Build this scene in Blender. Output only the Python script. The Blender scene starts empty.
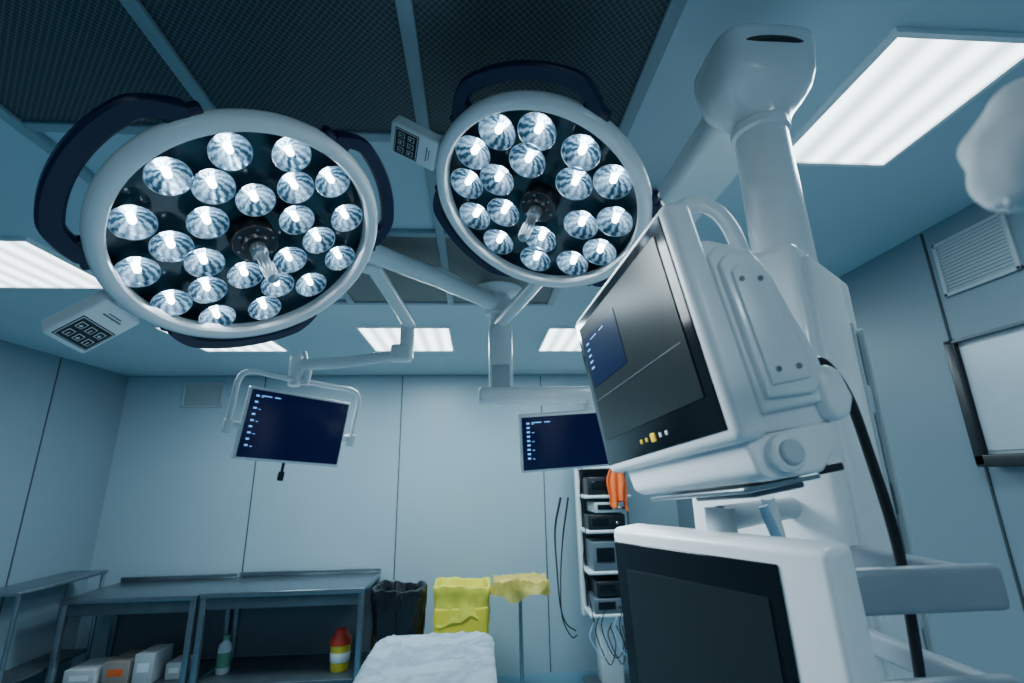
import bpy, bmesh, math, random
from mathutils import Vector, Matrix, noise
random.seed(4)
EYE=1.87
COL=bpy.context.scene.collection

# ---------------------------------------------------------------- materials
def mat(name,col,rough=.5,metal=0.,emit=None,es=0.,var=.04,scale=12.,bump=0.,coat=0.,spec=None,trans=0.,bd=.01):
    m=bpy.data.materials.new(name);m.use_nodes=True
    nt=m.node_tree;b=nt.nodes["Principled BSDF"]
    tc=nt.nodes.new("ShaderNodeTexCoord");n=nt.nodes.new("ShaderNodeTexNoise")
    n.inputs["Scale"].default_value=scale;n.inputs["Detail"].default_value=4
    nt.links.new(tc.outputs["Object"],n.inputs["Vector"])
    r=nt.nodes.new("ShaderNodeValToRGB")
    c=Vector(col[:3])
    lo=c*(1-var);hi=c*(1+var)
    r.color_ramp.elements[0].position=.3;r.color_ramp.elements[1].position=.7
    r.color_ramp.elements[0].color=(*lo,1);r.color_ramp.elements[1].color=(*[min(1,x) for x in hi],1)
    nt.links.new(n.outputs["Fac"],r.inputs["Fac"]);nt.links.new(r.outputs[0],b.inputs["Base Color"])
    b.inputs["Roughness"].default_value=rough;b.inputs["Metallic"].default_value=metal
    if coat: b.inputs["Coat Weight"].default_value=coat
    if trans: b.inputs["Transmission Weight"].default_value=trans
    if spec is not None: b.inputs["Specular IOR Level"].default_value=spec
    if emit: b.inputs["Emission Color"].default_value=(*emit,1);b.inputs["Emission Strength"].default_value=es
    if bump:
        bp=nt.nodes.new("ShaderNodeBump");bp.inputs["Strength"].default_value=bump;bp.inputs["Distance"].default_value=bd
        nt.links.new(n.outputs["Fac"],bp.inputs["Height"]);nt.links.new(bp.outputs[0],b.inputs["Normal"])
    return m
M={}
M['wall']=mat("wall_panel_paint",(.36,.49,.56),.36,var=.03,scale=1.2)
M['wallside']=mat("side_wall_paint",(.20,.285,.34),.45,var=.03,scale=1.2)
M['ceil']=mat("ceiling_paint",(.50,.64,.71),.5,var=.03,scale=1.5)
M['floor']=mat("floor_vinyl",(.14,.30,.40),.3,var=.1,scale=3)
M['seam']=mat("seam_dark",(.04,.055,.07),.7)
M['beam']=mat("ceiling_beam",(.27,.36,.41),.4)
M['white']=mat("white_enamel",(.86,.91,.93),.24,var=.02,coat=.3)
M['plastic']=mat("white_plastic",(.80,.86,.89),.32,var=.02,scale=40)
M['offwhite']=mat("grey_white_plastic",(.46,.54,.59),.42,var=.03)
M['grey']=mat("grey_plastic",(.12,.155,.19),.4)
M['railgrey']=mat("rail_grey_plastic",(.22,.28,.33),.35)
M['navy']=mat("navy_rubber",(.006,.009,.045),.38,var=.1)
M['black']=mat("black_plastic",(.010,.013,.018),.35)
M['blackgloss']=mat("black_glass",(.006,.010,.014),.12,spec=.35)
M['glassface']=mat("lamp_face",(.02,.055,.08),.12,var=.7,scale=5,coat=.6)
M['steel']=mat("brushed_steel",(.27,.32,.36),.28,metal=.9,var=.1,scale=20)
M['steeldull']=mat("dull_steel",(.10,.135,.16),.4,metal=.6,var=.12,scale=8)
M['chrome']=mat("chrome",(.75,.8,.85),.15,metal=1.)
M['satin']=mat("satin_steel",(.40,.46,.50),.28,metal=.9)
M['led']=mat("led_core",(1,1,1),.3,emit=(.84,.94,1),es=26)
M['bagblack']=mat("black_bag_film",(.008,.010,.013),.18,bump=.4,scale=14)
M['bagyellow']=mat("yellow_bag_film",(.80,.72,.07),.3,bump=.35,scale=9,var=.15)
M['yellowbin']=mat("yellow_bin_plastic",(.78,.64,.04),.4)
M['wrap']=mat("yellow_wrap",(.80,.62,.12),.3,bump=.4,scale=12,var=.25,trans=.25)
M['red']=mat("red_plastic",(.6,.04,.02),.4)
M['orange']=mat("orange_plastic",(.85,.14,.02),.55)
M['green']=mat("green_label",(.10,.28,.20),.5)
M['cardboard']=mat("carton",(.30,.26,.23),.7)
M['cartonwhite']=mat("carton_white",(.50,.54,.57),.6)
M['screenoff']=mat("dark_screen",(.018,.026,.028),.22,spec=.30)
M['screenoff2']=mat("dark_screen_lower",(.016,.024,.028),.2,spec=.30)
M['screennavy']=mat("navy_display",(.003,.004,.02),.2,emit=(.004,.006,.06),es=.40,spec=.3)
M['bluerefl']=mat("blue_reflection",(.004,.010,.03),.2,emit=(.004,.018,.09),es=.30,spec=.3)  # glowing navy standing in for a reflection on the dark screen
M['icon']=mat("icon_light",(.2,.5,.9),.3,emit=(.16,.45,1),es=1.2)
M['refltext']=mat("reflection_text",(.2,.4,.8),.3,emit=(.10,.32,.85),es=.55)
M['whiteink']=mat("white_print",(.8,.85,.9),.5)
M['yellowbtn']=mat("yellow_button",(.8,.6,.03),.4,emit=(.8,.55,.02),es=.3)
M['cable']=mat("black_cable",(.008,.009,.012),.35)
M['hose']=mat("pale_blue_hose",(.30,.50,.68),.4)
M['lightbox']=mat("viewer_glass",(.42,.52,.58),.25,emit=(.6,.8,.9),es=.05)
M['vent']=mat("vent_metal",(.40,.48,.52),.4)
M['cloth']=mat("white_cloth",(.58,.64,.68),.9,bump=.15,scale=20)

def mathnode(nt,op,a,bb=None):
    n=nt.nodes.new("ShaderNodeMath");n.operation=op
    for i,x in enumerate((a,bb)):
        if x is None: continue
        if isinstance(x,(int,float)): n.inputs[i].default_value=x
        else: nt.links.new(x,n.inputs[i])
    return n.outputs[0]
def troffer_mat():
    m=bpy.data.materials.new("troffer_diffuser");m.use_nodes=True
    nt=m.node_tree;b=nt.nodes["Principled BSDF"]
    tc=nt.nodes.new("ShaderNodeTexCoord");w=nt.nodes.new("ShaderNodeTexWave")
    w.wave_type='BANDS';w.bands_direction='X';w.wave_profile='SIN'
    w.inputs["Scale"].default_value=2.6;w.inputs["Distortion"].default_value=0
    nt.links.new(tc.outputs["Object"],w.inputs["Vector"])
    r=nt.nodes.new("ShaderNodeMapRange");r.inputs["To Min"].default_value=2.4;r.inputs["To Max"].default_value=6.
    nt.links.new(w.outputs["Fac"],r.inputs["Value"]);nt.links.new(r.outputs[0],b.inputs["Emission Strength"])
    b.inputs["Emission Color"].default_value=(.80,.95,1,1);b.inputs["Base Color"].default_value=(.8,.85,.9,1)
    return m
M['troffer']=troffer_mat()
def mesh_panel_mat(name,dark,light,k=230.):
    m=bpy.data.materials.new(name);m.use_nodes=True
    nt=m.node_tree;b=nt.nodes["Principled BSDF"];L=nt.links.new
    tc=nt.nodes.new("ShaderNodeTexCoord");s=nt.nodes.new("ShaderNodeSeparateXYZ");L(tc.outputs["Object"],s.inputs[0])
    mth=lambda *a:mathnode(nt,*a)
    p=mth('ADD',s.outputs[0],s.outputs[1]);q=mth('SUBTRACT',s.outputs[0],s.outputs[1])
    v=mth('MULTIPLY',mth('SINE',mth('MULTIPLY',p,k)),mth('SINE',mth('MULTIPLY',q,k)))
    r=nt.nodes.new("ShaderNodeValToRGB");L(mth('ABSOLUTE',v),r.inputs["Fac"])
    r.color_ramp.elements[0].position=.10;r.color_ramp.elements[0].color=(*light,1)
    r.color_ramp.elements[1].position=.5;r.color_ramp.elements[1].color=(*dark,1)
    L(r.outputs[0],b.inputs["Base Color"]);b.inputs["Roughness"].default_value=.45;b.inputs["Metallic"].default_value=.2
    return m
M['mesh']=mesh_panel_mat("perforated_mesh",(.024,.036,.044),(.09,.12,.14),170.)
M['mesh2']=mesh_panel_mat("perforated_mesh_far",(.12,.13,.13),(.21,.225,.22),150.)
def reflector_mat():
    m=bpy.data.materials.new("faceted_reflector");m.use_nodes=True
    nt=m.node_tree;b=nt.nodes["Principled BSDF"];L=nt.links.new
    mth=lambda *a:mathnode(nt,*a)
    tc=nt.nodes.new("ShaderNodeTexCoord");s=nt.nodes.new("ShaderNodeSeparateXYZ");L(tc.outputs["Object"],s.inputs[0])
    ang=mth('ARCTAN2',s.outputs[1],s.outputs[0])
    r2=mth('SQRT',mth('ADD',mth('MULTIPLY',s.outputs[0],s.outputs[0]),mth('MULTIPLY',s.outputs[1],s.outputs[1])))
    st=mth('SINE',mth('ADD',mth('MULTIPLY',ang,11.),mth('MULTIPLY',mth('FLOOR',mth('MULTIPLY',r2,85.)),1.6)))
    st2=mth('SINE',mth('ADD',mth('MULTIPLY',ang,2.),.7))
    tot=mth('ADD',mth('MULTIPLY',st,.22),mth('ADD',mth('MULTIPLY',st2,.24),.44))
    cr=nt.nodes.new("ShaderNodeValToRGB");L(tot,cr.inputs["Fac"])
    cr.color_ramp.elements[0].position=.15;cr.color_ramp.elements[0].color=(.02,.06,.10,1)  # dark and bright facet reflections painted into the colour
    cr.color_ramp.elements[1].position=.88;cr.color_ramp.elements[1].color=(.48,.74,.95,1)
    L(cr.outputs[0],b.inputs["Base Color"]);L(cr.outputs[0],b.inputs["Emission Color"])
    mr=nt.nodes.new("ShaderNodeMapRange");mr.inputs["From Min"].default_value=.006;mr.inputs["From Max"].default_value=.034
    mr.inputs["To Min"].default_value=1.3;mr.inputs["To Max"].default_value=.22  # emission stands in for the bulb's glow, fading towards the rim
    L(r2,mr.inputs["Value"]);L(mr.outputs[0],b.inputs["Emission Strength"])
    b.inputs["Metallic"].default_value=.75;b.inputs["Roughness"].default_value=.16
    return m
M['reflector']=reflector_mat()
def sheet_mat():
    m=bpy.data.materials.new("creased_sheet");m.use_nodes=True
    nt=m.node_tree;b=nt.nodes["Principled BSDF"];L=nt.links.new
    tc=nt.nodes.new("ShaderNodeTexCoord")
    n1=nt.nodes.new("ShaderNodeTexNoise");n1.inputs["Scale"].default_value=3.0;n1.inputs["Detail"].default_value=2.5;n1.inputs["Distortion"].default_value=1.4
    L(tc.outputs["Object"],n1.inputs["Vector"])
    rid=mathnode(nt,'ABSOLUTE',mathnode(nt,'SUBTRACT',n1.outputs["Fac"],.5))
    rid=mathnode(nt,'MULTIPLY',rid,11.)
    cl=nt.nodes.new("ShaderNodeClamp");L(rid,cl.inputs[0])
    cr=nt.nodes.new("ShaderNodeValToRGB");L(cl.outputs[0],cr.inputs["Fac"])
    cr.color_ramp.elements[0].color=(.25,.34,.41,1);cr.color_ramp.elements[1].color=(.37,.48,.55,1)  # folds drawn into the colour as darker, shaded lines
    L(cr.outputs[0],b.inputs["Base Color"]);b.inputs["Roughness"].default_value=.6
    bp=nt.nodes.new("ShaderNodeBump");bp.inputs["Strength"].default_value=.5;bp.inputs["Distance"].default_value=.008
    L(cl.outputs[0],bp.inputs["Height"]);L(bp.outputs[0],b.inputs["Normal"])
    return m
M['sheet']=sheet_mat()

# ---------------------------------------------------------------- mesh builder
class MB:
    def __init__(s): s.bm=bmesh.new();s.mats=[]
    def mi(s,m):
        if m not in s.mats: s.mats.append(m)
        return s.mats.index(m)
    def add(s,b,m,X=None,smooth=True):
        i=s.mi(m)
        vm={}
        for v in b.verts:
            vm[v]=s.bm.verts.new(X@v.co if X is not None else v.co)
        for f in b.faces:
            try:
                g=s.bm.faces.new([vm[v] for v in f.verts]);g.material_index=i;g.smooth=smooth
            except ValueError: pass
        b.free();return s
    def box(s,c,d,m,bev=0.,seg=3,X=None,taper=None):
        b=bmesh.new();bmesh.ops.create_cube(b,size=1)
        for v in b.verts:
            v.co=Vector((v.co.x*d[0],v.co.y*d[1],v.co.z*d[2]))
        if bev>0: bmesh.ops.bevel(b,geom=list(b.edges),offset=min(bev,min(d)*.49),segments=seg,profile=.5,affect='EDGES')
        if taper:
            for v in b.verts:
                f=v.co.z/d[2]+.5
                v.co.x*=1+(taper-1)*f;v.co.y*=1+(taper-1)*f
        for v in b.verts: v.co+=Vector(c)
        return s.add(b,m,X,smooth=bev>0)
    def cyl(s,p0,p1,r,m,r1=None,seg=32,bev=0.,X=None):
        p0=Vector(p0);p1=Vector(p1);r1=r if r1 is None else r1
        ax=(p1-p0);L=ax.length;q=ax.to_track_quat('Z','Y').to_matrix().to_4x4()
        if bev: prof=[(0,0),(r-bev,0),(r,bev),(r1,L-bev),(r1-bev,L),(0,L)]
        else: prof=[(0,0),(r,0),(r1,L),(0,L)]
        return s.lathe(prof,m,seg,(X if X is not None else Matrix())@Matrix.Translation(p0)@q,sm=True)
    def lathe(s,prof,m,seg=48,X=None,sm=True):
        b=bmesh.new();rings=[]
        for r,z in prof:
            if r<1e-6: rings.append([b.verts.new((0,0,z))])
            else: rings.append([b.verts.new((r*math.cos(2*math.pi*k/seg),r*math.sin(2*math.pi*k/seg),z)) for k in range(seg)])
        for A,B in zip(rings,rings[1:]):
            for k in range(seg):
                k2=(k+1)%seg
                if len(A)==1 and len(B)==1: continue
                if len(A)==1: b.faces.new((A[0],B[k2],B[k]))
                elif len(B)==1: b.faces.new((A[k],A[k2],B[0]))
                else: b.faces.new((A[k],A[k2],B[k2],B[k]))
        return s.add(b,m,X,sm)
    def prism(s,poly,z0,z1,m,bev=0.,X=None,seg=3):
        b=bmesh.new();lo=[b.verts.new((x,y,z0)) for x,y in poly];hi=[b.verts.new((x,y,z1)) for x,y in poly];n_=len(poly)
        for k in range(n_): b.faces.new((lo[k],lo[(k+1)%n_],hi[(k+1)%n_],hi[k]))
        b.faces.new(lo[::-1]);b.faces.new(hi)
        if bev: bmesh.ops.bevel(b,geom=list(b.edges),offset=bev,segments=seg,profile=.5,affect='EDGES')
        return s.add(b,m,X,smooth=bev>0)
    def tube(s,pts,r,m,seg=14,sub=6,flat=1.,up=(0,0,1),X=None,smoothpath=True):
        P=[Vector(p) for p in pts]
        if smoothpath and len(P)>2:
            Q=[]
            E=[P[0]*2-P[1]]+P+[P[-1]*2-P[-2]]
            for i in range(1,len(E)-2):
                for k in range(sub):
                    t=k/sub;a,b_,c,d=E[i-1],E[i],E[i+1],E[i+2]
                    Q.append(.5*((2*b_)+(c-a)*t+(2*a-5*b_+4*c-d)*t*t+(3*b_-a-3*c+d)*t**3))
            Q.append(P[-1]);P=Q
        b=bmesh.new();rings=[];n=None
        for i,p in enumerate(P):
            t=(P[min(i+1,len(P)-1)]-P[max(i-1,0)]).normalized()
            if n is None:
                u=Vector(up)
                if abs(u.dot(t))>.95:u=Vector((1,0,0))
                n=(u-t*u.dot(t)).normalized()
            else: n=(n-t*n.dot(t)).normalized()
            bb=t.cross(n)
            rings.append([b.verts.new(p+n*(r*math.cos(2*math.pi*k/seg))+bb*(r*flat*math.sin(2*math.pi*k/seg))) for k in range(seg)])
        for A,B in zip(rings,rings[1:]):
            for k in range(seg): b.faces.new((A[k],B[k],B[(k+1)%seg],A[(k+1)%seg]))
        b.faces.new(rings[0]);b.faces.new(rings[-1][::-1])
        return s.add(b,m,X)
    def obj(s,name,parent=None,**kw):
        bmesh.ops.recalc_face_normals(s.bm,faces=list(s.bm.faces))
        me=bpy.data.meshes.new(name);s.bm.to_mesh(me);s.bm.free()
        for m in s.mats: me.materials.append(M[m])
        try: me.set_sharp_from_angle(angle=math.radians(40))
        except Exception: pass
        o=bpy.data.objects.new(name,me);COL.objects.link(o)
        if parent: o.parent=parent
        for k,v in kw.items(): o[k]=v
        return o
def thing(name,label,cat,X=None,group=None):
    e=bpy.data.objects.new(name,None);COL.objects.link(e);e.empty_display_size=.1
    e["label"]=label;e["category"]=cat
    if group:e["group"]=group
    if X is not None: e.matrix_world=X
    return e
def T(x,y,z): return Matrix.Translation((x,y,z))
def frame(o,ex,ez):
    ez=Vector(ez).normalized();ex=Vector(ex);ex=(ex-ez*ex.dot(ez)).normalized();ey=ez.cross(ex)
    R=Matrix((ex,ey,ez)).transposed().to_4x4()
    return Matrix.Translation(o)@R
def struct(o): o["kind"]="structure";return o

# ---------------------------------------------------------------- room
XL,XR,YB,YF,H=-3.75,2.15,5.32,-2.6,2.97
w=MB().box(((XL+XR)/2,YB+.05,H/2),(XR-XL+.2,.1,H),'wall').obj("wall_back");struct(w)
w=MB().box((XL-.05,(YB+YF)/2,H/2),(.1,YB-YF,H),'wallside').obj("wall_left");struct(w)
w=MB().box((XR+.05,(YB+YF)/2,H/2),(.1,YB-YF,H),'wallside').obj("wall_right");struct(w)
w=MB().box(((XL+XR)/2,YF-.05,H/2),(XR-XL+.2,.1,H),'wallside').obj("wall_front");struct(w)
w=MB().box(((XL+XR)/2,(YB+YF)/2,-.05),(XR-XL+.2,YB-YF+.2,.1),'floor').obj("floor");struct(w)
w=MB().box(((XL+XR)/2,(YB+YF)/2,H+.05),(XR-XL+.2,YB-YF+.2,.1),'ceil').obj("ceiling");struct(w)
n=0
def trim(c,d,m='seam',bev=0):
    global n
    n+=1
    struct(MB().box(c,d,m,bev).obj("trim_%d"%n))
for x in (-2.32,-.84,.71,1.6): trim((x,YB-.002,H/2),(.009,.006,H-.02))
for y in (4.45,3.2,1.9): trim((XL+.002,y,H/2),(.006,.010,H-.02))
for y in (3.4,1.95,.6): trim((XR-.002,y,H/2),(.006,.010,H-.02))
trim(((XL+XR)/2,YB-.006,H-.008),(XR-XL,.012,.016),'beam')
xs=[-1.43,-.81,-.175,.475]
def panel(x0,x1,y0,y1,m,z=H-.008):
    o=MB().box(((x0+x1)/2,(y0+y1)/2,z),(x1-x0,y1-y0,.014),m).obj("ceiling_mesh_panel")
    o["label"]="dark perforated metal air panel set in the ceiling grid";o["category"]="ceiling panel";o["group"]="perforated ceiling panels"
for a,b in zip(xs,xs[1:]):
    panel(a+.02,b-.02,-.3,1.34,'mesh')
for a,b in zip(xs[1:],xs[2:]):
    panel(a+.02,b-.02,2.04,2.93,'mesh2')
for x in xs: trim((x,1.3,H-.014),(.040,3.3,.028),'beam',.004)
for y in (1.36,2.02,2.95): trim(((xs[0]+xs[-1])/2,y,H-.012),(xs[-1]-xs[0],.04,.024),'beam',.004)

def troffer(x0,x1,y0,y1,power):
    cx,cy=(x0+x1)/2,(y0+y1)/2;dx,dy=x1-x0,y1-y0
    e=thing("ceiling_light_panel","bright white recessed square ceiling light with cool tubes","ceiling light",T(cx,cy,H),"recessed ceiling lights")
    f=MB();t=.016
    f.box((0,-dy/2+t/2,-.008),(dx,t,.016),'white');f.box((0,dy/2-t/2,-.008),(dx,t,.016),'white')
    f.box((-dx/2+t/2,0,-.008),(t,dy-2*t,.016),'white');f.box((dx/2-t/2,0,-.008),(t,dy-2*t,.016),'white')
    f.obj("frame",e)
    MB().box((0,0,-.004),(dx-2*t,dy-2*t,.008),'troffer').obj("diffuser",e)
    l=bpy.data.lights.new("panel_glow","AREA");l.shape='RECTANGLE';l.size=dx-.06;l.size_y=dy-.06;l.energy=power;l.color=(.70,.91,1)
    o=bpy.data.objects.new("panel_glow",l);COL.objects.link(o);o.location=(cx,cy,H-.02)
troffer(-.92,-.21,3.49,4.21,42)
troffer(.54,1.25,3.49,4.21,30)
troffer(-2.37,-1.66,3.49,4.21,18)
troffer(-2.75,-2.08,2.14,2.75,5)
troffer(1.08,1.52,.90,1.45,10)
troffer(-.9,-.2,-1.9,-1.2,9)
troffer(.7,1.4,-1.9,-1.2,20)

def vent(X,w_,h_,label):
    e=thing("air_vent",label,"vent",X)
    f=MB();t=.018
    f.box((0,h_/2-t/2,.008),(w_,t,.016),'vent',.003);f.box((0,-h_/2+t/2,.008),(w_,t,.016),'vent',.003)
    f.box((-w_/2+t/2,0,.008),(t,h_,.016),'vent',.003);f.box((w_/2-t/2,0,.008),(t,h_,.016),'vent',.003)
    f.obj("frame",e)
    s=MB();s.box((0,0,.001),(w_-.02,h_-.02,.002),'grey')
    k=int(h_/.018)
    for i in range(k):
        y=-h_/2+.025+(h_-.05)*i/(k-1)
        s.box((0,y,.007),(w_-.03,.013,.003),'vent',X=T(0,y,.007)@Matrix.Rotation(.5,4,'X')@T(0,-y,-.007))
    s.obj("louvre",e)
vent(frame((-2.95,YB,2.76),(1,0,0),(0,-1,0)),.42,.27,"pale louvred air vent high on the panelled wall")
vent(frame((XR,1.75,2.745),(0,-1,0),(-1,0,0)),.32,.26,"white louvred ventilation grille above the film viewer")
e=thing("film_viewer","dark-framed white x-ray film viewer mounted on the wall","light box",frame((XR,1.56,2.14),(0,-1,0),(-1,0,0)))
f=MB();f.box((0,0,.02),(.74,.52,.04),'offwhite',.004);f.obj("body",e)
f=MB()
f.box((-.35,0,.05),(.045,.54,.03),'black',.006);f.box((.35,0,.05),(.045,.54,.03),'black',.006)
f.box((0,-.25,.05),(.74,.05,.03),'black',.006);f.box((0,.258,.05),(.74,.014,.03),'grey',.004)
f.obj("frame",e)
MB().box((-.165,.01,.042),(.31,.44,.006),'lightbox').obj("viewing_glass",e)
MB().box((.165,.01,.042),(.31,.44,.006),'lightbox').obj("viewing_glass",e)
MB().box((0,.02,.048),(.014,.46,.014),'offwhite').obj("divider",e)

# ---------------------------------------------------------------- surgical lights
def reflector_mesh():
    b=bmesh.new();N=28;prof=[(.006,-.028),(.016,-.026),(.028,-.017),(.037,-.006),(.0405,.000)]
    rings=[]
    for j,(r,z) in enumerate(prof):
        ring=[]
        for k in range(N):
            a=2*math.pi*(k+.5*(j%2))/N
            rr=r*(1+(.05 if k%2 else -.05)*(1 if 0<j<4 else 0))
            ring.append(b.verts.new((rr*math.cos(a),rr*math.sin(a),z)))
        rings.append(ring)
    for j in range(len(rings)-1):
        A,B=rings[j],rings[j+1]
        for k in range(N):
            k2=(k+1)%N
            if j%2==0:
                b.faces.new((A[k],A[k2],B[k]));b.faces.new((A[k2],B[k2],B[k]))
            else:
                b.faces.new((A[k],A[k2],B[k2]));b.faces.new((A[k],B[k2],B[k]))
    mb=MB();mb.add(b,'reflector',None,False)
    mb.lathe([(.0405,0),(.0420,.001),(.0422,-.002),(.030,-.024),(.012,-.030)],'chrome',28)
    return mb
def surgical_light(X,bulbs,hangles,box_c,box_ang,label,bs):
    e=thing("surgical_light",label,"surgical light",X)
    MB().lathe([(.274,-.012),(.274,.008),(.278,.016),(.290,.020),(.303,.015),(.3105,.002),(.311,-.012),(.304,-.028),(.288,-.040),(.20,-.062),(.09,-.078),(0,-.080)],'white',96).obj("housing",e)
    MB().lathe([(0,-.036),(.276,-.036),(.276,-.010)],'glassface',96).obj("reflector_plate",e)
    first=None
    for i,(u,v) in enumerate(bulbs):
        if first is None:
            o=reflector_mesh().obj("bulb_reflector",e);o.location=(u,v,0)
            l=MB().lathe([(0,.000),(.005,-.002),(.0075,-.007),(.008,-.014),(.0065,-.021),(.008,-.027)],'led',16).obj("led",o)
            first=(o,l)
        else:
            o=first[0].copy();o.location=(u,v,0);COL.objects.link(o);o.parent=e
            l=first[1].copy();COL.objects.link(l);l.parent=o
        o.rotation_euler=(0,0,random.random()*6);o.scale=(bs,bs,1)
    h=MB();h.lathe([(0,-.034),(.052,-.034),(.052,.004),(.049,.008),(.034,.010),(.030,.022),(0,.023)],'black',40)
    for k in range(6):
        a=k*math.pi/3;h.cyl((.042*math.cos(a),.042*math.sin(a),.007),(.042*math.cos(a),.042*math.sin(a),.0115),.0035,'steel',seg=10)
    h.obj("hub",e)
    MB().lathe([(0,.02),(.019,.02),(.019,.045),(.013,.051),(.0125,.084),(.0155,.091),(.0155,.124),(.0125,.140),(.006,.145),(0,.145)],'satin',28).obj("sterile_handle",e)
    for a0,sp,hw0,r0 in hangles:
        g=MB()
        span=math.radians(sp)
        b=bmesh.new();rings=[]
        NN=40
        for k in range(NN+1):
            t=-1+2*k/NN;a=math.radians(a0)+span*t
            f=max(0,(abs(t)-.62)/.38)
            r=r0-(r0-.308)*f**1.3
            hw=hw0+.004*f;hz=.012+.005*f
            ring=[]
            for (du,dv) in ((-1,-.55),(-.75,-1),(.75,-1),(1,-.55),(1,.55),(.75,1),(-.75,1),(-1,.55)):
                rr=r+du*hw;ring.append(b.verts.new((rr*math.cos(a),rr*math.sin(a),-.016+dv*hz)))
            rings.append(ring)
        for A,B in zip(rings,rings[1:]):
            for k in range(8): b.faces.new((A[k],A[(k+1)%8],B[(k+1)%8],B[k]))
        b.faces.new(rings[0]);b.faces.new(rings[-1][::-1])
        g.add(b,'navy')
        for s in (-1,1):
            a=math.radians(a0)+s*span*.95
            c=Vector((.309*math.cos(a),.309*math.sin(a),-.018))
            g.box((0,0,0),(.030,.070,.034),'navy',.008,X=Matrix.Translation(c)@Matrix.Rotation(a,4,'Z'))
        g.obj("grip_handle",e)
    bx=Matrix.Translation(box_c)@Matrix.Rotation(box_ang,4,'Z')@Matrix.Scale(.92,4)
    c=MB().box((0,0,-.032),(.05,.05,.012),'plastic',.003).obj("control_box",e);c.matrix_local=bx
    g=MB();g.box((-.004,0,-.006),(.150,.108,.046),'plastic',.009,seg=4);g.box((.060,0,-.012),(.09,.055,.030),'plastic',.008);g.obj("box_body",c)
    g=MB();g.box((-.026,0,.0168),(.076,.090,.002),'black',.0008);g.box((-.026,0,.0179),(.070,.084,.001),'whiteink');g.box((-.026,0,.0185),(.067,.081,.001),'black')
    g.box((.040,0,.0172),(.004,.05,.0008),'grey');g.box((.048,0,.0172),(.003,.035,.0008),'grey')
    for i in range(2):
        for j in range(3):
            x=-.041+.030*i;y=-.025+.025*j
            g.box((x,y,.0193),(.019,.017,.0006),'whiteink');g.box((x,y,.0198),(.016,.014,.0006),'black')
            g.box((x-.002,y,.0203),(.009,.002,.0006),'whiteink')
            if (i+j)%2:g.box((x-.002,y,.0203),(.002,.009,.0006),'whiteink')
    g.obj("keypad",c)
    return e
b1=[(-.164,.160),(-.066,.228),(-.222,.050),(-.147,.076),(-.062,.095),(-.010,.169),(.050,.230),(-.221,-.074),(-.136,-.093),(-.110,-.005),(.045,.101),(.147,.173),(-.157,-.181),(-.059,-.101),(.129,.082),(.104,-.004),(.217,.065),(-.011,-.168),(-.057,-.234),(.038,-.092),(.126,-.085),(.056,-.236),(.205,-.045),(.144,-.165)]
b2=[(.048,.224),(.138,.168),(.199,.066),(-.053,.219),(.064,.122),(-.051,.124),(-.142,.162),(.132,.005),(.222,-.040),(-.205,.070),(-.112,.035),(.160,-.145),(-.206,-.040),(-.072,-.095),(.070,-.110),(.062,-.215),(-.140,-.150),(-.040,-.215)]
def lampX(c,e1,nn): return frame((c[0],c[1],c[2]+EYE),e1,nn)
X1=lampX((-.533,1.074,.547),(.494,.870,0),(.522,-.297,-.799))
X2=lampX((.168,1.175,.723),(.639,-.769,0),(-.368,-.305,-.878))
surgical_light(X1,b1,((182,37,.021,.352),(60,32,.017,.346),(302,34,.017,.346)),(-.158,-.345,-.004),math.radians(66),"large round surgical light with navy grips and two dozen bulbs",1.0)
surgical_light(X2,b2,((178,34,.017,.346),(58,36,.019,.352),(298,34,.017,.346)),(-.188,.325,-.004),math.radians(-60),"round surgical light with navy grips under the mesh ceiling",1.19)
for X,p in ((X1,9),(X2,9)):
    l=bpy.data.lights.new("surgical_beam","AREA");l.shape='DISK';l.size=.45;l.energy=p;l.color=(.8,.93,1);l.spread=math.radians(110)
    o=bpy.data.objects.new("surgical_beam",l);COL.objects.link(o);o.matrix_world=X@T(0,0,.17)@Matrix.Rotation(math.pi,4,'X')

# ---------------------------------------------------------------- ceiling mount with arms
e=thing("ceiling_arm_mount","white ceiling column with jointed arms carrying lights and screens","ceiling mount",T(.12,2.72,H))
def R(x,y,z): return (x-.12,y-2.72,EYE+z-H)
MB().lathe([(0,0),(.15,0),(.15,-.02),(.13,-.04),(.06,-.05),(.05,-.08),(.05,-.30),(0,-.30)],'white',48).obj("ceiling_flange",e)
g=MB()
g.tube([R(.12,2.72,.99),R(-.2,2.32,.99),R(-.56,1.95,.99),R(-.85,1.62,.985)],.050,'white',smoothpath=False,flat=.9,seg=20)
g.cyl(R(.12,2.72,.92),R(.12,2.72,1.04),.075,'white',bev=.01);g.cyl(R(-.85,1.62,.90),R(-.85,1.62,1.05),.06,'white',bev=.01)
g.obj("swing_arm",e)
g=MB()
g.tube([R(-.85,1.62,.92),R(-.72,1.40,.86),R(-.66,1.24,.74),R(-.595,1.11,.60)],.032,'white',seg=18)
g.cyl(R(-.58,1.09,.585),R(-.60,1.12,.64),.07,'white',bev=.01)
g.obj("lamp_spring_arm",e)
g=MB()
g.tube([R(.12,2.72,.86),R(.25,2.3,.90),R(.36,1.9,.93)],.036,'white',smoothpath=False,seg=18)
g.cyl(R(.36,1.9,.86),R(.36,1.9,1.0),.05,'white',bev=.008)
g.tube([R(.36,1.9,.90),R(.30,1.5,.88),R(.235,1.25,.80)],.028,'white')
g.cyl(R(.19,1.21,.78),R(.225,1.24,.83),.06,'white',bev=.008)
g.obj("lamp_arm",e)
g=MB()
g.tube([R(.12,2.72,1.02),R(-.2,2.3,1.02),R(-.52,2.15,1.02)],.028,'white',smoothpath=False)
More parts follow.
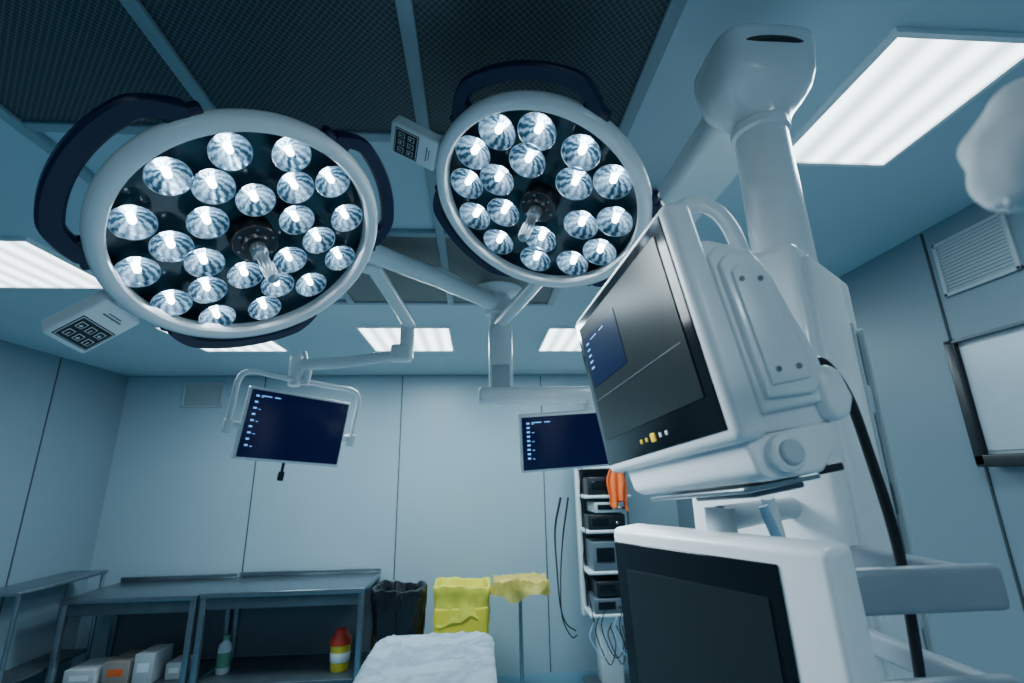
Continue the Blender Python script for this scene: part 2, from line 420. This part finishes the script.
g.tube([R(-.52,2.15,1.0),R(-.46,2.5,.94),R(-.41,2.76,.88)],.038,'white',smoothpath=False,seg=18)
g.cyl(R(-.52,2.15,.95),R(-.52,2.15,1.06),.045,'white',bev=.008)
g.cyl(R(-.42,2.76,.66),R(-.42,2.76,.92),.042,'white',bev=.01)
g.box(R(-.45,2.76,.70),(.12,.09,.10),'white',.02)
g.tube([R(-.45,2.76,.69),R(-.75,2.74,.645),R(-1.03,2.72,.62)],.034,'white',smoothpath=False,flat=.8)
g.cyl(R(-1.03,2.72,.50),R(-1.03,2.72,.68),.036,'white',bev=.008)
g.obj("screen_arm",e)
g=MB()
g.box(R(.13,2.70,.63),(.135,.12,.44),'white',.02)
g.box(R(.13,2.635,.52),(.10,.012,.16),'offwhite',.004)
g.cyl(R(.12,2.72,.80),R(.12,2.72,.95),.045,'white')
g.obj("column_housing",e)
g=MB()
g.box(R(.37,2.66,.425),(.74,.13,.095),'white',.025,seg=4)
g.cyl(R(.62,2.62,.18),R(.62,2.62,.42),.03,'white',bev=.005)
g.obj("screen_beam",e)

# ---------------------------------------------------------------- hanging screens
def hanging_screen(X,w_,h_,label,loop):
    e=thing("hanging_monitor",label,"monitor",X)
    MB().box((0,0,-.022),(w_,h_,.044),'white',.010).obj("casing",e)
    MB().box((0,0,.0012),(w_-.026,h_-.028,.004),'screennavy',.001).obj("display",e)
    g=MB();x0=-w_/2+.045
    for k in range(9):
        y=h_/2-.045-k*(h_-.12)/8
        g.box((x0,y,.0045),(.016,.009,.001),'icon')
        if k%2==0:g.box((x0+.024,y-.004,.0045),(.012,.003,.001),'icon')
    g.box((x0+.045,h_/2-.042,.0045),(.05,.005,.001),'icon');g.box((x0+.10,h_/2-.042,.0045),(.03,.005,.001),'icon')
    g.obj("screen_icon_column",e)
    if loop:
        g=MB()
        X0=w_/2+.055;Y0=h_/2+.075
        g.tube([(-X0,-.01,-.03),(-X0,.08,-.03),(-X0,Y0-.05,-.03),(-X0+.05,Y0,-.03),(-.15,Y0,-.03),(.15,Y0,-.03),(X0-.05,Y0,-.03),(X0,Y0-.05,-.03),(X0,.08,-.03),(X0,-.03,-.03)],.015,'white',sub=5)
        for s in (-1,1):
            g.cyl((s*(X0+.012),-.02,-.03),(s*(w_/2-.005),-.02,-.03),.017,'white',bev=.003)
            g.box((s*X0,-.03,-.03),(.040,.07,.05),'white',.008)
        g.cyl((0,Y0-.02,-.03),(0,Y0+.08,-.03),.022,'white',bev=.004)
        g.tube([(0,Y0+.04,-.03),(-.01,Y0+.10,-.05),(-.03,Y0+.17,-.08)],.014,'white')
        g.obj("hanging_bracket",e)
        g=MB();g.cyl((-.02,-h_/2,-.02),(-.02,-h_/2-.045,-.02),.008,'black');g.box((-.02,-h_/2-.07,-.02),(.028,.05,.028),'black',.006)
        g.obj("sensor",e)
    else:
        g=MB();g.box((.11,0,-.07),(.14,.12,.06),'white',.012);g.cyl((.11,.02,-.10),(.11,.17,-.10),.02,'white');g.obj("mount_block",e)
    return e
hanging_screen(frame((-.995,2.733,.267+EYE),(.762,.645,-.075),(.633,-.762,-.136)),.56,.375,"navy-lit flat monitor hanging in a white tubular bracket",True)
hanging_screen(frame((.50,2.50,.166+EYE),(.998,.042,.062),(.045,-.96,-.272)),.57,.30,"navy-lit flat monitor hung beneath the white ceiling beam",False)
g=thing("monitor_cable","thin dark cables looping from hanging monitor to equipment rack","cable",T(0,0,0))
MB().tube([(.42,2.54,1.75),(.44,2.9,1.55),(.58,3.8,1.2),(.68,4.35,.82),(.74,4.45,.66),(.82,4.46,.60)],.006,'cable').obj("cable_run",g)
MB().tube([(.46,2.54,1.75),(.50,3.0,1.5),(.62,3.9,1.1),(.70,4.4,.72),(.78,4.45,.56),(.83,4.46,.57)],.005,'cable').obj("cable_run",g)

# ---------------------------------------------------------------- ceiling pendant column
e=thing("ceiling_pendant","tall white ceiling pendant with round post and service housing","pendant",T(.65,.89,H))
def Q(x,y,z): return (x-.65,y-.89,EYE+z-H)
g=MB();g.cyl(Q(.650,.89,.34),Q(.650,.89,.84),.060,'white',r1=.054,seg=48);g.cyl(Q(.650,.89,.735),Q(.650,.89,.765),.062,'white',bev=.006,seg=48);g.obj("post",e)
g=MB();b=bmesh.new()
secs=[(.757,.058,.058,1.),(.775,.062,.062,1.),(.795,.074,.070,.85),(.815,.090,.082,.7),(.835,.102,.092,.58),(.86,.108,.098,.50),(.90,.112,.101,.46),(.935,.115,.103,.44),(.953,.113,.101,.44),(.963,.106,.094,.46),(.967,.092,.080,.5)]
rings=[]
N=64
for z,rx,ry,p in secs:
    ring=[]
    for k in range(N):
        a=2*math.pi*k/N;c,s_=math.cos(a),math.sin(a)
        px=math.copysign(abs(c)**p,c)*rx;py=math.copysign(abs(s_)**p,s_)*ry
        ring.append(b.verts.new(Q(.657+px,.89+py,z)))
    rings.append(ring)
for A,B in zip(rings,rings[1:]):
    for k in range(N): b.faces.new((A[k],A[(k+1)%N],B[(k+1)%N],B[k]))
b.faces.new(rings[-1]);b.faces.new(rings[0][::-1])
g.add(b,'white');g.obj("post_head",e)
MB().tube([Q(.588,.797,.912),Q(.62,.789,.912),Q(.657,.787,.912),Q(.69,.789,.912),Q(.722,.797,.912)],.0075,'black',seg=12,up=(0,0,1),flat=.8).obj("head_slot",e)
g=MB();g.box(Q(.700,1.36,.90),(.18,.90,.10),'white',.03);g.cyl(Q(.715,1.75,.84),Q(.715,1.75,1.1),.12,'white',bev=.01);g.obj("ceiling_arm",e)
Xh=Matrix.Translation(Q(.658,1.005,0))@Matrix.Rotation(math.atan2(.6,.8),4,'Z')
hz0=.43;hz1=-1.30
g=MB();g.box((0,0,(hz0+hz1)/2),(.35,.28,hz0-hz1),'white',.022,seg=4,X=Xh)
g.obj("service_housing",e)
MB().box((-.045,-.144,(hz0+hz1)/2),(.20,.014,hz0-hz1-.06),'plastic',.005,X=Xh).obj("front_cover",e)
g=MB();g.box((.095,-.141,-.46),(.06,.006,1.50),'grey',.002,X=Xh)
for s in (-1,1): g.box((.095+s*.038,-.146,-.46),(.012,.018,1.52),'offwhite',.004,X=Xh)
g.obj("equipment_rail",e)
for k in range(7):
    MB().box((.095,-.146,.14-k*.2),(.042,.006,.06),'black' if k%2 else 'offwhite',.004,X=Xh).obj("socket",e)
g=MB();g.tube([Q(.56,.86,-.065),Q(.45,.78,-.065),Q(.34,.69,-.065)],.018,'offwhite',smoothpath=False,seg=18,flat=.9)
g.cyl(Q(.34,.69,-.36),Q(.34,.69,-.05),.020,'offwhite');g.obj("support_arm",e)
g=MB();g.box(Q(.525,.60,-.142),(.225,.022,.052),'railgrey',.009,seg=3)
g.box(Q(.42,.60,-.142),(.030,.034,.060),'black',.006)
g.box(Q(.61,.70,-.142),(.022,.20,.044),'railgrey',.008)
g.obj("side_rail",e)
g=MB();g.box(Q(.52,.60,-.255),(.21,.022,.040),'railgrey',.009,seg=3);g.box(Q(.60,.70,-.255),(.022,.20,.034),'railgrey',.008)
g.obj("side_rail",e)

# ---------------------------------------------------------------- patient monitor
XP=frame((.226,.675,.156+EYE),(.09,-.993,.08),(-.984,-.101,-.150))
e=thing("patient_monitor","large white patient monitor with dark tilted screen and carry handle","patient monitor",XP)
w_,h_=.385,.292
MB().box((0,0,-.019),(w_,h_,.038),'plastic',.012,seg=5).obj("front_housing",e)
MB().box((-.004,.002,-.0005),(.362,.266,.004),'blackgloss',.0015).obj("bezel_glass",e)
MB().box((-.004,.014,.0022),(.322,.208,.002),'screenoff').obj("display",e)
MB().box((-.080,.048,.0036),(.150,.090,.0008),'bluerefl').obj("reflection_patch",e)  # emissive blue patch in place of a reflection in the screen
g=MB()
for k in range(5): g.box((-.138,.080-.011*k,.0043),(.014,.003,.0006),'refltext')  # pale glowing marks drawn as the text inside that reflection
g.box((-.105,.083,.0043),(.03,.002,.0006),'refltext');g.box((-.065,.083,.0043),(.02,.002,.0006),'refltext')
g.box((-.004,-.02,.0038),(.30,.0010,.0006),'grey')
g.obj("reflection_text_and_line",e)
MB().box((.010,-.112,.0022),(.013,.012,.003),'yellowbtn',.002).obj("alarm_button",e)
for x in (-.030,-.012,.032,.050): MB().box((x,-.112,.002),(.006,.006,.002),'whiteink' if x>0 else 'yellowbtn',.001).obj("key",e)
PX=Matrix(((0,0,1,0),(0,1,0,0),(1,0,0,0),(0,0,0,1)))
g=MB();g.prism([(-.034,-.140),(-.034,.098),(-.060,.100),(-.100,.086),(-.122,.045),(-.134,-.030),(-.148,-.062),(-.148,-.120),(-.127,-.142)],-.172,.172,'plastic',.005,X=PX);g.obj("rear_housing",e)
g=MB();g.prism([(-.044,-.120),(-.044,.072),(-.060,.086),(-.104,.076),(-.120,.034),(-.132,-.060),(-.132,-.118)],.168,.182,'plastic',.004,X=PX)
g.prism([(-.050,-.106),(-.050,.058),(-.064,.070),(-.100,.062),(-.112,.026),(-.120,-.098),(-.110,-.108)],.180,.190,'white',.003,X=PX)
g.prism([(-.058,-.094),(-.058,.044),(-.068,.052),(-.094,.048),(-.106,-.092)],.189,.194,'plastic',.0015,X=PX)
for y,z in ((.032,-.066),(-.078,-.070),(.030,-.090),(-.078,-.096)): g.cyl((.193,y,z),(.196,y,z),.0032,'steel',seg=12)
g.obj("module_rack",e)
g=MB();g.prism([(-.118,-.128),(-.120,-.088),(-.136,-.076),(-.154,-.086),(-.158,-.120),(-.144,-.140),(-.124,-.142)],.130,.188,'plastic',.008,X=PX)
g.obj("recorder_bulge",e)
for x in (.150,-.145):
    g=MB();g.tube([(x,.085,-.040),(x,.128,-.042),(x,.158,-.056),(x,.166,-.080),(x,.152,-.104),(x,.120,-.116),(x,.070,-.118)],.0055,'plastic',flat=2.4,up=(0,1,.2),sub=6,seg=18)
    g.obj("carry_handle",e)
g=MB();g.prism([(-.014,-.142),(-.018,-.178),(-.030,-.188),(-.095,-.190),(-.120,-.170),(-.130,-.140)],-.150,.176,'plastic',.005,X=PX);g.obj("base",e)
g=MB();g.cyl((.174,-.164,-.052),(.190,-.164,-.052),.0195,'white',bev=.003);g.cyl((.189,-.164,-.052),(.196,-.164,-.052),.013,'offwhite',bev=.002);g.obj("knob",e)
g=MB();g.box((.02,-.195,-.070),(.24,.006,.10),'satin',.002);g.box((.05,-.202,-.082),(.13,.008,.07),'grey',.003);g.box((.11,-.190,-.13),(.05,.010,.06),'black',.003);g.obj("mounting_bracket",e)

XD=frame((.296,.660,-.25+EYE),(.488,-.873,0),(-.868,-.485,-.06))
e=thing("ventilator_display","white-framed dark ventilator display beneath the patient monitor","medical display",XD)
MB().box((0,0,-.03),(.318,.335,.06),'plastic',.010,seg=5).obj("housing",e)
MB().box((-.025,-.001,.0),(.256,.296,.004),'blackgloss',.0015).obj("bezel_glass",e)
MB().box((-.023,-.012,.0025),(.218,.245,.002),'screenoff2').obj("display",e)
MB().box((0,0,-.075),(.22,.22,.04),'offwhite',.01).obj("rear_housing",e)

e=thing("power_cable","thick black cable arching down beside the patient monitor","cable")
MB().tube([(.435,.60,EYE+.135),(.470,.605,EYE+.140),(.500,.61,EYE+.095),(.518,.615,EYE+.01),(.532,.62,EYE-.08),(.548,.64,EYE-.16),(.555,.66,EYE-.30),(.56,.70,EYE-.6)],.0065,'cable').obj("cable_run",e)
e=thing("breathing_hose","pale blue hoses hanging below the patient monitor","hose")
MB().tube([(.43,.72,EYE-.04),(.445,.73,EYE-.10),(.465,.74,EYE-.20),(.48,.75,EYE-.34),(.49,.76,EYE-.6)],.010,'plastic').obj("hose_run",e)
MB().tube([(.41,.70,EYE-.05),(.430,.70,EYE-.12),(.46,.71,EYE-.24),(.47,.72,EYE-.40),(.48,.73,EYE-.6)],.007,'hose').obj("hose_run",e)

def crumple(o,amp,sc):
    for v in o.data.vertices:
        p=v.co
        v.co+=v.normal*amp*(noise.noise(p*sc)+.6*noise.noise(p*sc*2.1))
e=thing("covered_arm","overhead arm end wrapped in a soft white cloth cover","support arm",T(.300,.20,EYE+.167))
o=MB().lathe([(0,-.037)]+[(.029*math.sin(math.pi*k/40)*(1-.12*math.cos(math.pi*k/40)),-.033*math.cos(math.pi*k/40)) for k in range(1,40)]+[(0,.034)],'cloth',80,Matrix.Rotation(.6,4,'Y')@Matrix.Diagonal((1,1,1.3,1))).obj("cloth_cover",e)
crumple(o,.008,22)
MB().tube([(.0,0,.0),(.07,.01,.04),(.16,.02,.12),(.25,.03,.88)],.015,'cloth').obj("arm_tube",e)

# ---------------------------------------------------------------- operating table
e=thing("operating_table","operating table draped in a creased pale blue-grey sheet","operating table",T(-.25,2.25,0))
g=MB();b=bmesh.new();nx,ny=110,260;W,L=.68,2.1
vs=[[None]*(ny+1) for _ in range(nx+1)]
for i in range(nx+1):
    for j in range(ny+1):
        x=-.5+i/nx;y=-.5+j/ny
        X_=x*(W+.30);Y_=y*(L+.26)
        ax,ay=abs(X_),abs(Y_);rc=.10
        qx=max(0,ax-(W/2-rc));qy=max(0,ay-(L/2-rc));d=math.hypot(qx,qy)-rc
        if d>0:
            s=rc/(d+rc)
            px=math.copysign(min(ax,W/2-rc)+qx*s,X_);py=math.copysign(min(ay,L/2-rc)+qy*s,Y_);z=.955-d
        else: px,py,z=X_,Y_,.955
        rnd=max(0,1-abs(min(d,0))/.04);z-=.016*rnd*rnd if d<=0 else .016
        q=Vector((px*4,py*4,0));z+=.005*noise.noise(q)
        rg=abs(noise.noise(Vector((px*4+2*py,py*3,3))));z+=.008*max(0,1-rg*11)
        rg=abs(noise.noise(Vector((px*7-3*py,py*5,9))));z+=.005*max(0,1-rg*10)
        if d>0: px+=.010*noise.noise(Vector((py*12,z*3,1)));py+=.010*noise.noise(Vector((px*12,z*3,1)))
        vs[i][j]=b.verts.new((px,py,z))
for i in range(nx):
    for j in range(ny): b.faces.new((vs[i][j],vs[i+1][j],vs[i+1][j+1],vs[i][j+1]))
g.add(b,'sheet');g.obj("drape_sheet",e)
MB().box((0,0,.880),(.60,2.02,.10),'grey',.03).obj("mattress",e)
g=MB();g.box((0,0,.81),(.56,1.9,.05),'steel',.01);g.box((0,.1,.47),(.30,.36,.66),'steeldull',.03);g.obj("pedestal",e)
MB().box((0,.1,.07),(.55,1.1,.14),'steeldull',.04).obj("base",e)

# ---------------------------------------------------------------- steel work tables
def work_table(x0,x1,y0,y1,z,label):
    e=thing("work_table",label,"table",T((x0+x1)/2,(y0+y1)/2,0),"steel work tables");w_=x1-x0;d_=y1-y0
    g=MB();g.box((0,0,z-.02),(w_,d_,.04),'steel',.006);g.box((0,d_/2-.012,z+.02),(w_,.018,.04),'steel',.004);g.obj("table_top",e)
    for y in (-d_/2+.03,d_/2-.03): MB().box((0,y,z-.085),(w_-.06,.02,.09),'steeldull',.004).obj("apron",e)
    MB().box((0,0,.27),(w_-.06,d_-.06,.03),'steeldull',.005).obj("shelf",e)
    MB().box((0,d_/2-.02,.56),(w_-.08,.012,.54),'grey').obj("back_panel",e)  # dark sheet standing in for the shade under the table top
    for sx in (-1,1):
        for sy in (-1,1):
            g=MB();g.box((sx*(w_/2-.03),sy*(d_/2-.03),(z-.04)/2+.01),(.045,.045,z-.06),'steel',.005);g.cyl((sx*(w_/2-.03),sy*(d_/2-.03),0),(sx*(w_/2-.03),sy*(d_/2-.03),.03),.025,'black');g.obj("leg",e)
work_table(-2.31,-.96,4.56,5.26,.965,"long stainless steel work table with lower shelf")
work_table(-3.40,-2.33,4.56,5.26,.955,"stainless steel work table with cartons on lower shelf")
e=thing("instrument_trolley","narrow steel trolley standing by the side wall","trolley",T(-3.57,4.62,0))
MB().box((0,0,1.08),(.32,.9,.03),'steel',.008).obj("trolley_top",e)
MB().box((0,0,.45),(.28,.86,.02),'steeldull',.005).obj("shelf",e)
for sx in (-1,1):
    for sy in (-1,1):
        g=MB();g.cyl((sx*.14,sy*.42,.07),(sx*.14,sy*.42,1.07),.015,'steel');g.cyl((sx*.14-.012,sy*.42,.035),(sx*.14+.012,sy*.42,.035),.035,'black',bev=.004);g.obj("leg",e)
def carton(x,y,w_,d_,h_,m,label):
    e=thing("carton",label,"box",T(x,y,.286),"cartons on the lower shelf")
    MB().box((0,0,h_/2),(w_,d_,h_),m,.004).obj("carton_body",e)
    MB().box((0,-d_/2-.001,h_*.55),(w_*.6,.002,h_*.3),'orange' if m=='cardboard' else 'whiteink').obj("carton_label",e)
carton(-3.20,4.80,.24,.3,.13,'cartonwhite',"white medical carton stacked on the shelf")
carton(-2.94,4.82,.20,.3,.17,'cardboard',"brownish carton with orange label on the shelf")
carton(-2.73,4.80,.15,.26,.22,'cartonwhite',"tall white carton standing on the shelf")
carton(-2.53,4.85,.13,.2,.12,'cartonwhite',"small grey carton standing on the shelf")
e=thing("detergent_bottle","white bottle with green label and cap on the shelf","bottle",T(-2.18,4.85,.286))
MB().lathe([(0,0),(.050,0),(.055,.01),(.055,.19),(.047,.22),(.024,.24),(.024,.255),(0,.255)],'offwhite',32).obj("bottle_body",e)
MB().lathe([(.056,.05),(.0565,.052),(.0565,.16),(.056,.162)],'green',32).obj("bottle_label",e)
MB().lathe([(0,.255),(.028,.255),(.026,.29),(0,.292)],'green',24).obj("bottle_cap",e)
e=thing("sharps_container","yellow sharps container with red lid on steel shelf","sharps container",T(-1.19,4.80,.286))
MB().lathe([(0,0),(.070,0),(.074,.01),(.084,.20),(0,.20)],'yellowbin',32).obj("container_body",e)
MB().lathe([(0,.20),(.09,.20),(.092,.235),(.075,.26),(.055,.29),(.05,.31),(0,.315)],'red',32).obj("lid",e)
MB().lathe([(.0795,.07),(.081,.072),(.0835,.14),(.082,.142)],'whiteink',32).obj("label_band",e)

# ---------------------------------------------------------------- waste bins
def bag(name,e,prof,m,amp,sc,sq=1.,rip=1.):
    g=MB();g.lathe(prof,m,128);o=g.obj(name,e)
    for v in o.data.vertices:
        r=math.hypot(v.co.x,v.co.y)
        if r>1e-5:
            a=math.atan2(v.co.y,v.co.x)
            if sq!=1.:
                k=(abs(math.cos(a))**7+abs(math.sin(a))**7)**(-1/7)
                v.co.x*=k*.92;v.co.y*=k*.76
            pl=1+rip*(.018*math.sin(a*17+3*math.sin(a*5))+.012*math.sin(a*31))
            v.co.x*=pl;v.co.y*=pl
            if v.co.z>.85: v.co.z+=rip*(.018*math.sin(a*3+1)+.010*math.sin(a*11))
            elif sq!=1. and .65<v.co.z<.78: v.co.z+=.03*math.sin(a*4+.5)+.015*math.sin(a*9)
    crumple(o,amp,sc);return o
e=thing("waste_bin","round bin lined with a glossy black plastic bag","bin",T(-.69,4.70,0))
MB().lathe([(0,.03),(.18,.03),(.20,.05),(.21,.80),(.205,.80),(.19,.06),(0,.06)],'grey',48).obj("bin_body",e)
p=[(.205,.22),(.215,.3),(.22,.36),(.222,.42),(.218,.5),(.22,.56),(.218,.62),(.225,.7),(.23,.76),(.235,.82),(.242,.87),(.242,.91),(.235,.94),(.215,.945),(.20,.93),(.185,.85),(.16,.6),(.12,.4),(0,.38)]
bag("black_bag",e,p,'bagblack',.018,8,1.,.6)
e=thing("waste_bin","open square bin lined with a folded yellow plastic bag","bin",T(-.14,4.74,0))
MB().box((0,0,.40),(.43,.36,.78),'yellowbin',.025,taper=1.10).obj("bin_body",e)
bag("yellow_bag",e,[(.266,.68),(.262,.70),(.258,.74),(.256,.79),(.258,.84),(.266,.89),(.274,.925),(.270,.945),(.258,.95),(.244,.94),(.235,.90),(.225,.84),(.21,.80),(0,.79)],'bagyellow',.010,9,.9,.55)
e=thing("instrument_stand","small steel stand with tray covered in amber-yellow plastic wrap","stand",T(.37,4.62,0))
g=MB();g.cyl((0,0,.05),(0,0,.95),.016,'steel');g.obj("pole",e)
g=MB();g.box((0,0,.04),(.45,.04,.03),'steel',.008);g.box((0,.0,.04),(.04,.4,.03),'steel',.008);g.obj("stand_base",e)
MB().box((0,0,.955),(.46,.32,.02),'steel',.006).obj("tray",e)
g=MB();b=bmesh.new();k=60
vs=[[None]*(k+1) for _ in range(k+1)]
for i in range(k+1):
    for j in range(k+1):
        x=(-.5+i/k)*.70;y=(-.5+j/k)*.58
        ex=max(0,abs(x)-.235);ey=max(0,abs(y)-.165);d=max(ex,ey)
        px=max(-.235,min(.235,x))*(1+d*.6);py=max(-.165,min(.165,y))*(1+d*.6)
        z=.985-d*(1.05+.9*noise.noise(Vector((px*5,py*5,2))))
        q=Vector((px*10,py*10,z*6));z+=.026*noise.noise(q)+.025*abs(noise.noise(q*2));px+=.04*noise.noise(q+Vector((5,0,0)))*(.2+d*6);py+=.04*noise.noise(q+Vector((0,7,0)))*(.2+d*6)
        vs[i][j]=b.verts.new((px,py,z))
for i in range(k):
    for j in range(k): b.faces.new((vs[i][j],vs[i+1][j],vs[i+1][j+1],vs[i][j+1]))
g.add(b,'wrap');g.obj("yellow_wrap",e)

# ---------------------------------------------------------------- equipment rack
RX=1.19
e=thing("equipment_rack","white equipment tower with stacked grey devices and cables","equipment rack",T(RX,4.75,0))
for x in (-.215,.215): MB().box((x,.10,1.42),(.04,.10,1.60),'white',.012).obj("upright",e)
MB().box((0,.18,1.42),(.40,.02,1.56),'grey').obj("back_panel",e)
for z in (.68,1.02,1.36,1.66,1.92,2.16):
    MB().box((0,-.02,z),(.44,.40,.028),'plastic',.010).obj("shelf",e)
g=MB();g.box((0,.1,.36),(.2,.2,.66),'white',.02);g.box((0,0,.06),(.46,.5,.06),'grey',.02)
for sx in (-1,1):
    for sy in (-1,1): g.cyl((sx*.2-.015,sy*.2,.03),(sx*.2+.015,sy*.2,.03),.03,'black')
g.obj("stand_base",e)
def device(x,z,w_,h_,m,label):
    d=thing("medical_device",label,"device",T(RX+x,4.70,z+.0145),"devices stacked on the rack")
    MB().box((0,0,h_/2),(w_,.32,h_),m,.008).obj("device_case",d)
    MB().box((-w_*.18,-.162,h_*.55),(w_*.45,.006,h_*.5),'blackgloss',.002).obj("device_screen",d)
    for k in range(3): MB().cyl((w_*.16+k*.035,-.160,h_*.45),(w_*.16+k*.035,-.174,h_*.45),.011,'chrome' if k%2 else 'black',seg=16,bev=.002).obj("device_knob",d)
device(-.01,.68,.34,.12,'grey',"dark grey medical device on the bottom shelf")
device(.0,.8155,.30,.12,'black',"black medical device stacked on another device")
device(.01,1.02,.36,.24,'grey',"tall dark grey medical device on a rack shelf")
device(-.02,1.36,.34,.13,'black',"black medical device on a rack shelf")
device(.02,1.505,.30,.09,'offwhite',"light grey medical device stacked on another device")
device(.0,1.66,.36,.16,'black',"black medical device on a rack shelf")
device(-.03,1.92,.28,.14,'grey',"dark grey medical device on an upper shelf")
e=thing("orange_pouch","bright orange cloth pouch hanging on the equipment rack","pouch",T(1.26,4.47,1.76))
g=MB();b=bmesh.new();k=30
vs=[[None]*(k+1) for _ in range(k+1)]
for i in range(k+1):
    for j in range(k+1):
        s=-.5+i/k;t=j/k
        wd_=.10+.12*t+.05*math.sin(t*5)
        px=s*wd_;pz=.15-.30*t-.05*abs(s)*2*t+.03*math.sin(s*9)*t;py=.02*math.sin(s*16+t*2)*(.3+t)-.03*t
        vs[i][j]=b.verts.new((px,py,pz))
for i in range(k):
    for j in range(k): b.faces.new((vs[i][j],vs[i+1][j],vs[i+1][j+1],vs[i][j+1]))
g.add(b,'orange');o=g.obj("pouch_body",e)
sm=o.modifiers.new("thick","SOLIDIFY");sm.thickness=.012
MB().tube([(-.02,0,.12),(-.01,.01,.18),(.01,.01,.18),(.02,0,.12)],.006,'orange').obj("pouch_strap",e)
e=thing("cable_bundle","tangled dark cables hanging beneath the equipment rack","cable")
for k in range(7):
    x=.98+.052*k
    MB().tube([(x,4.49,.64+.05*(k%3)),(x-.04,4.47,.54+.03*(k%3)),(x+.05,4.43,.40-.05*(k%2)),(x+.10+.02*(k%3),4.46,.48),(x+.09,4.49,.62)],.0045,'cable' if k%4 else 'hose').obj("cable_run",e)
MB().tube([(.96,4.50,1.95),(.92,4.47,1.7),(.95,4.46,1.4),(.91,4.46,1.1),(.95,4.46,.85),(.98,4.47,.66)],.0045,'cable').obj("cable_run",e)

# ---------------------------------------------------------------- world, camera
wd=bpy.data.worlds.new("world");bpy.context.scene.world=wd;wd.use_nodes=True
wd.node_tree.nodes["Background"].inputs[0].default_value=(.3,.5,.65,1);wd.node_tree.nodes["Background"].inputs[1].default_value=.02
cd=bpy.data.cameras.new("camera");cam=bpy.data.objects.new("camera",cd);COL.objects.link(cam)
cd.sensor_width=36;cd.lens=16.77;cd.clip_start=.02
r=Vector((.9976,-.0685,-.0186)).normalized();bk=Vector((-.0710,-.9605,-.2691)).normalized()
up=bk.cross(r).normalized();r=up.cross(bk)
cam.matrix_world=Matrix.Translation((0,0,EYE))@Matrix((r,up,bk)).transposed().to_4x4()
cd.dof.use_dof=True;cd.dof.focus_distance=1.2;cd.dof.aperture_fstop=4.5
bpy.context.scene.camera=cam
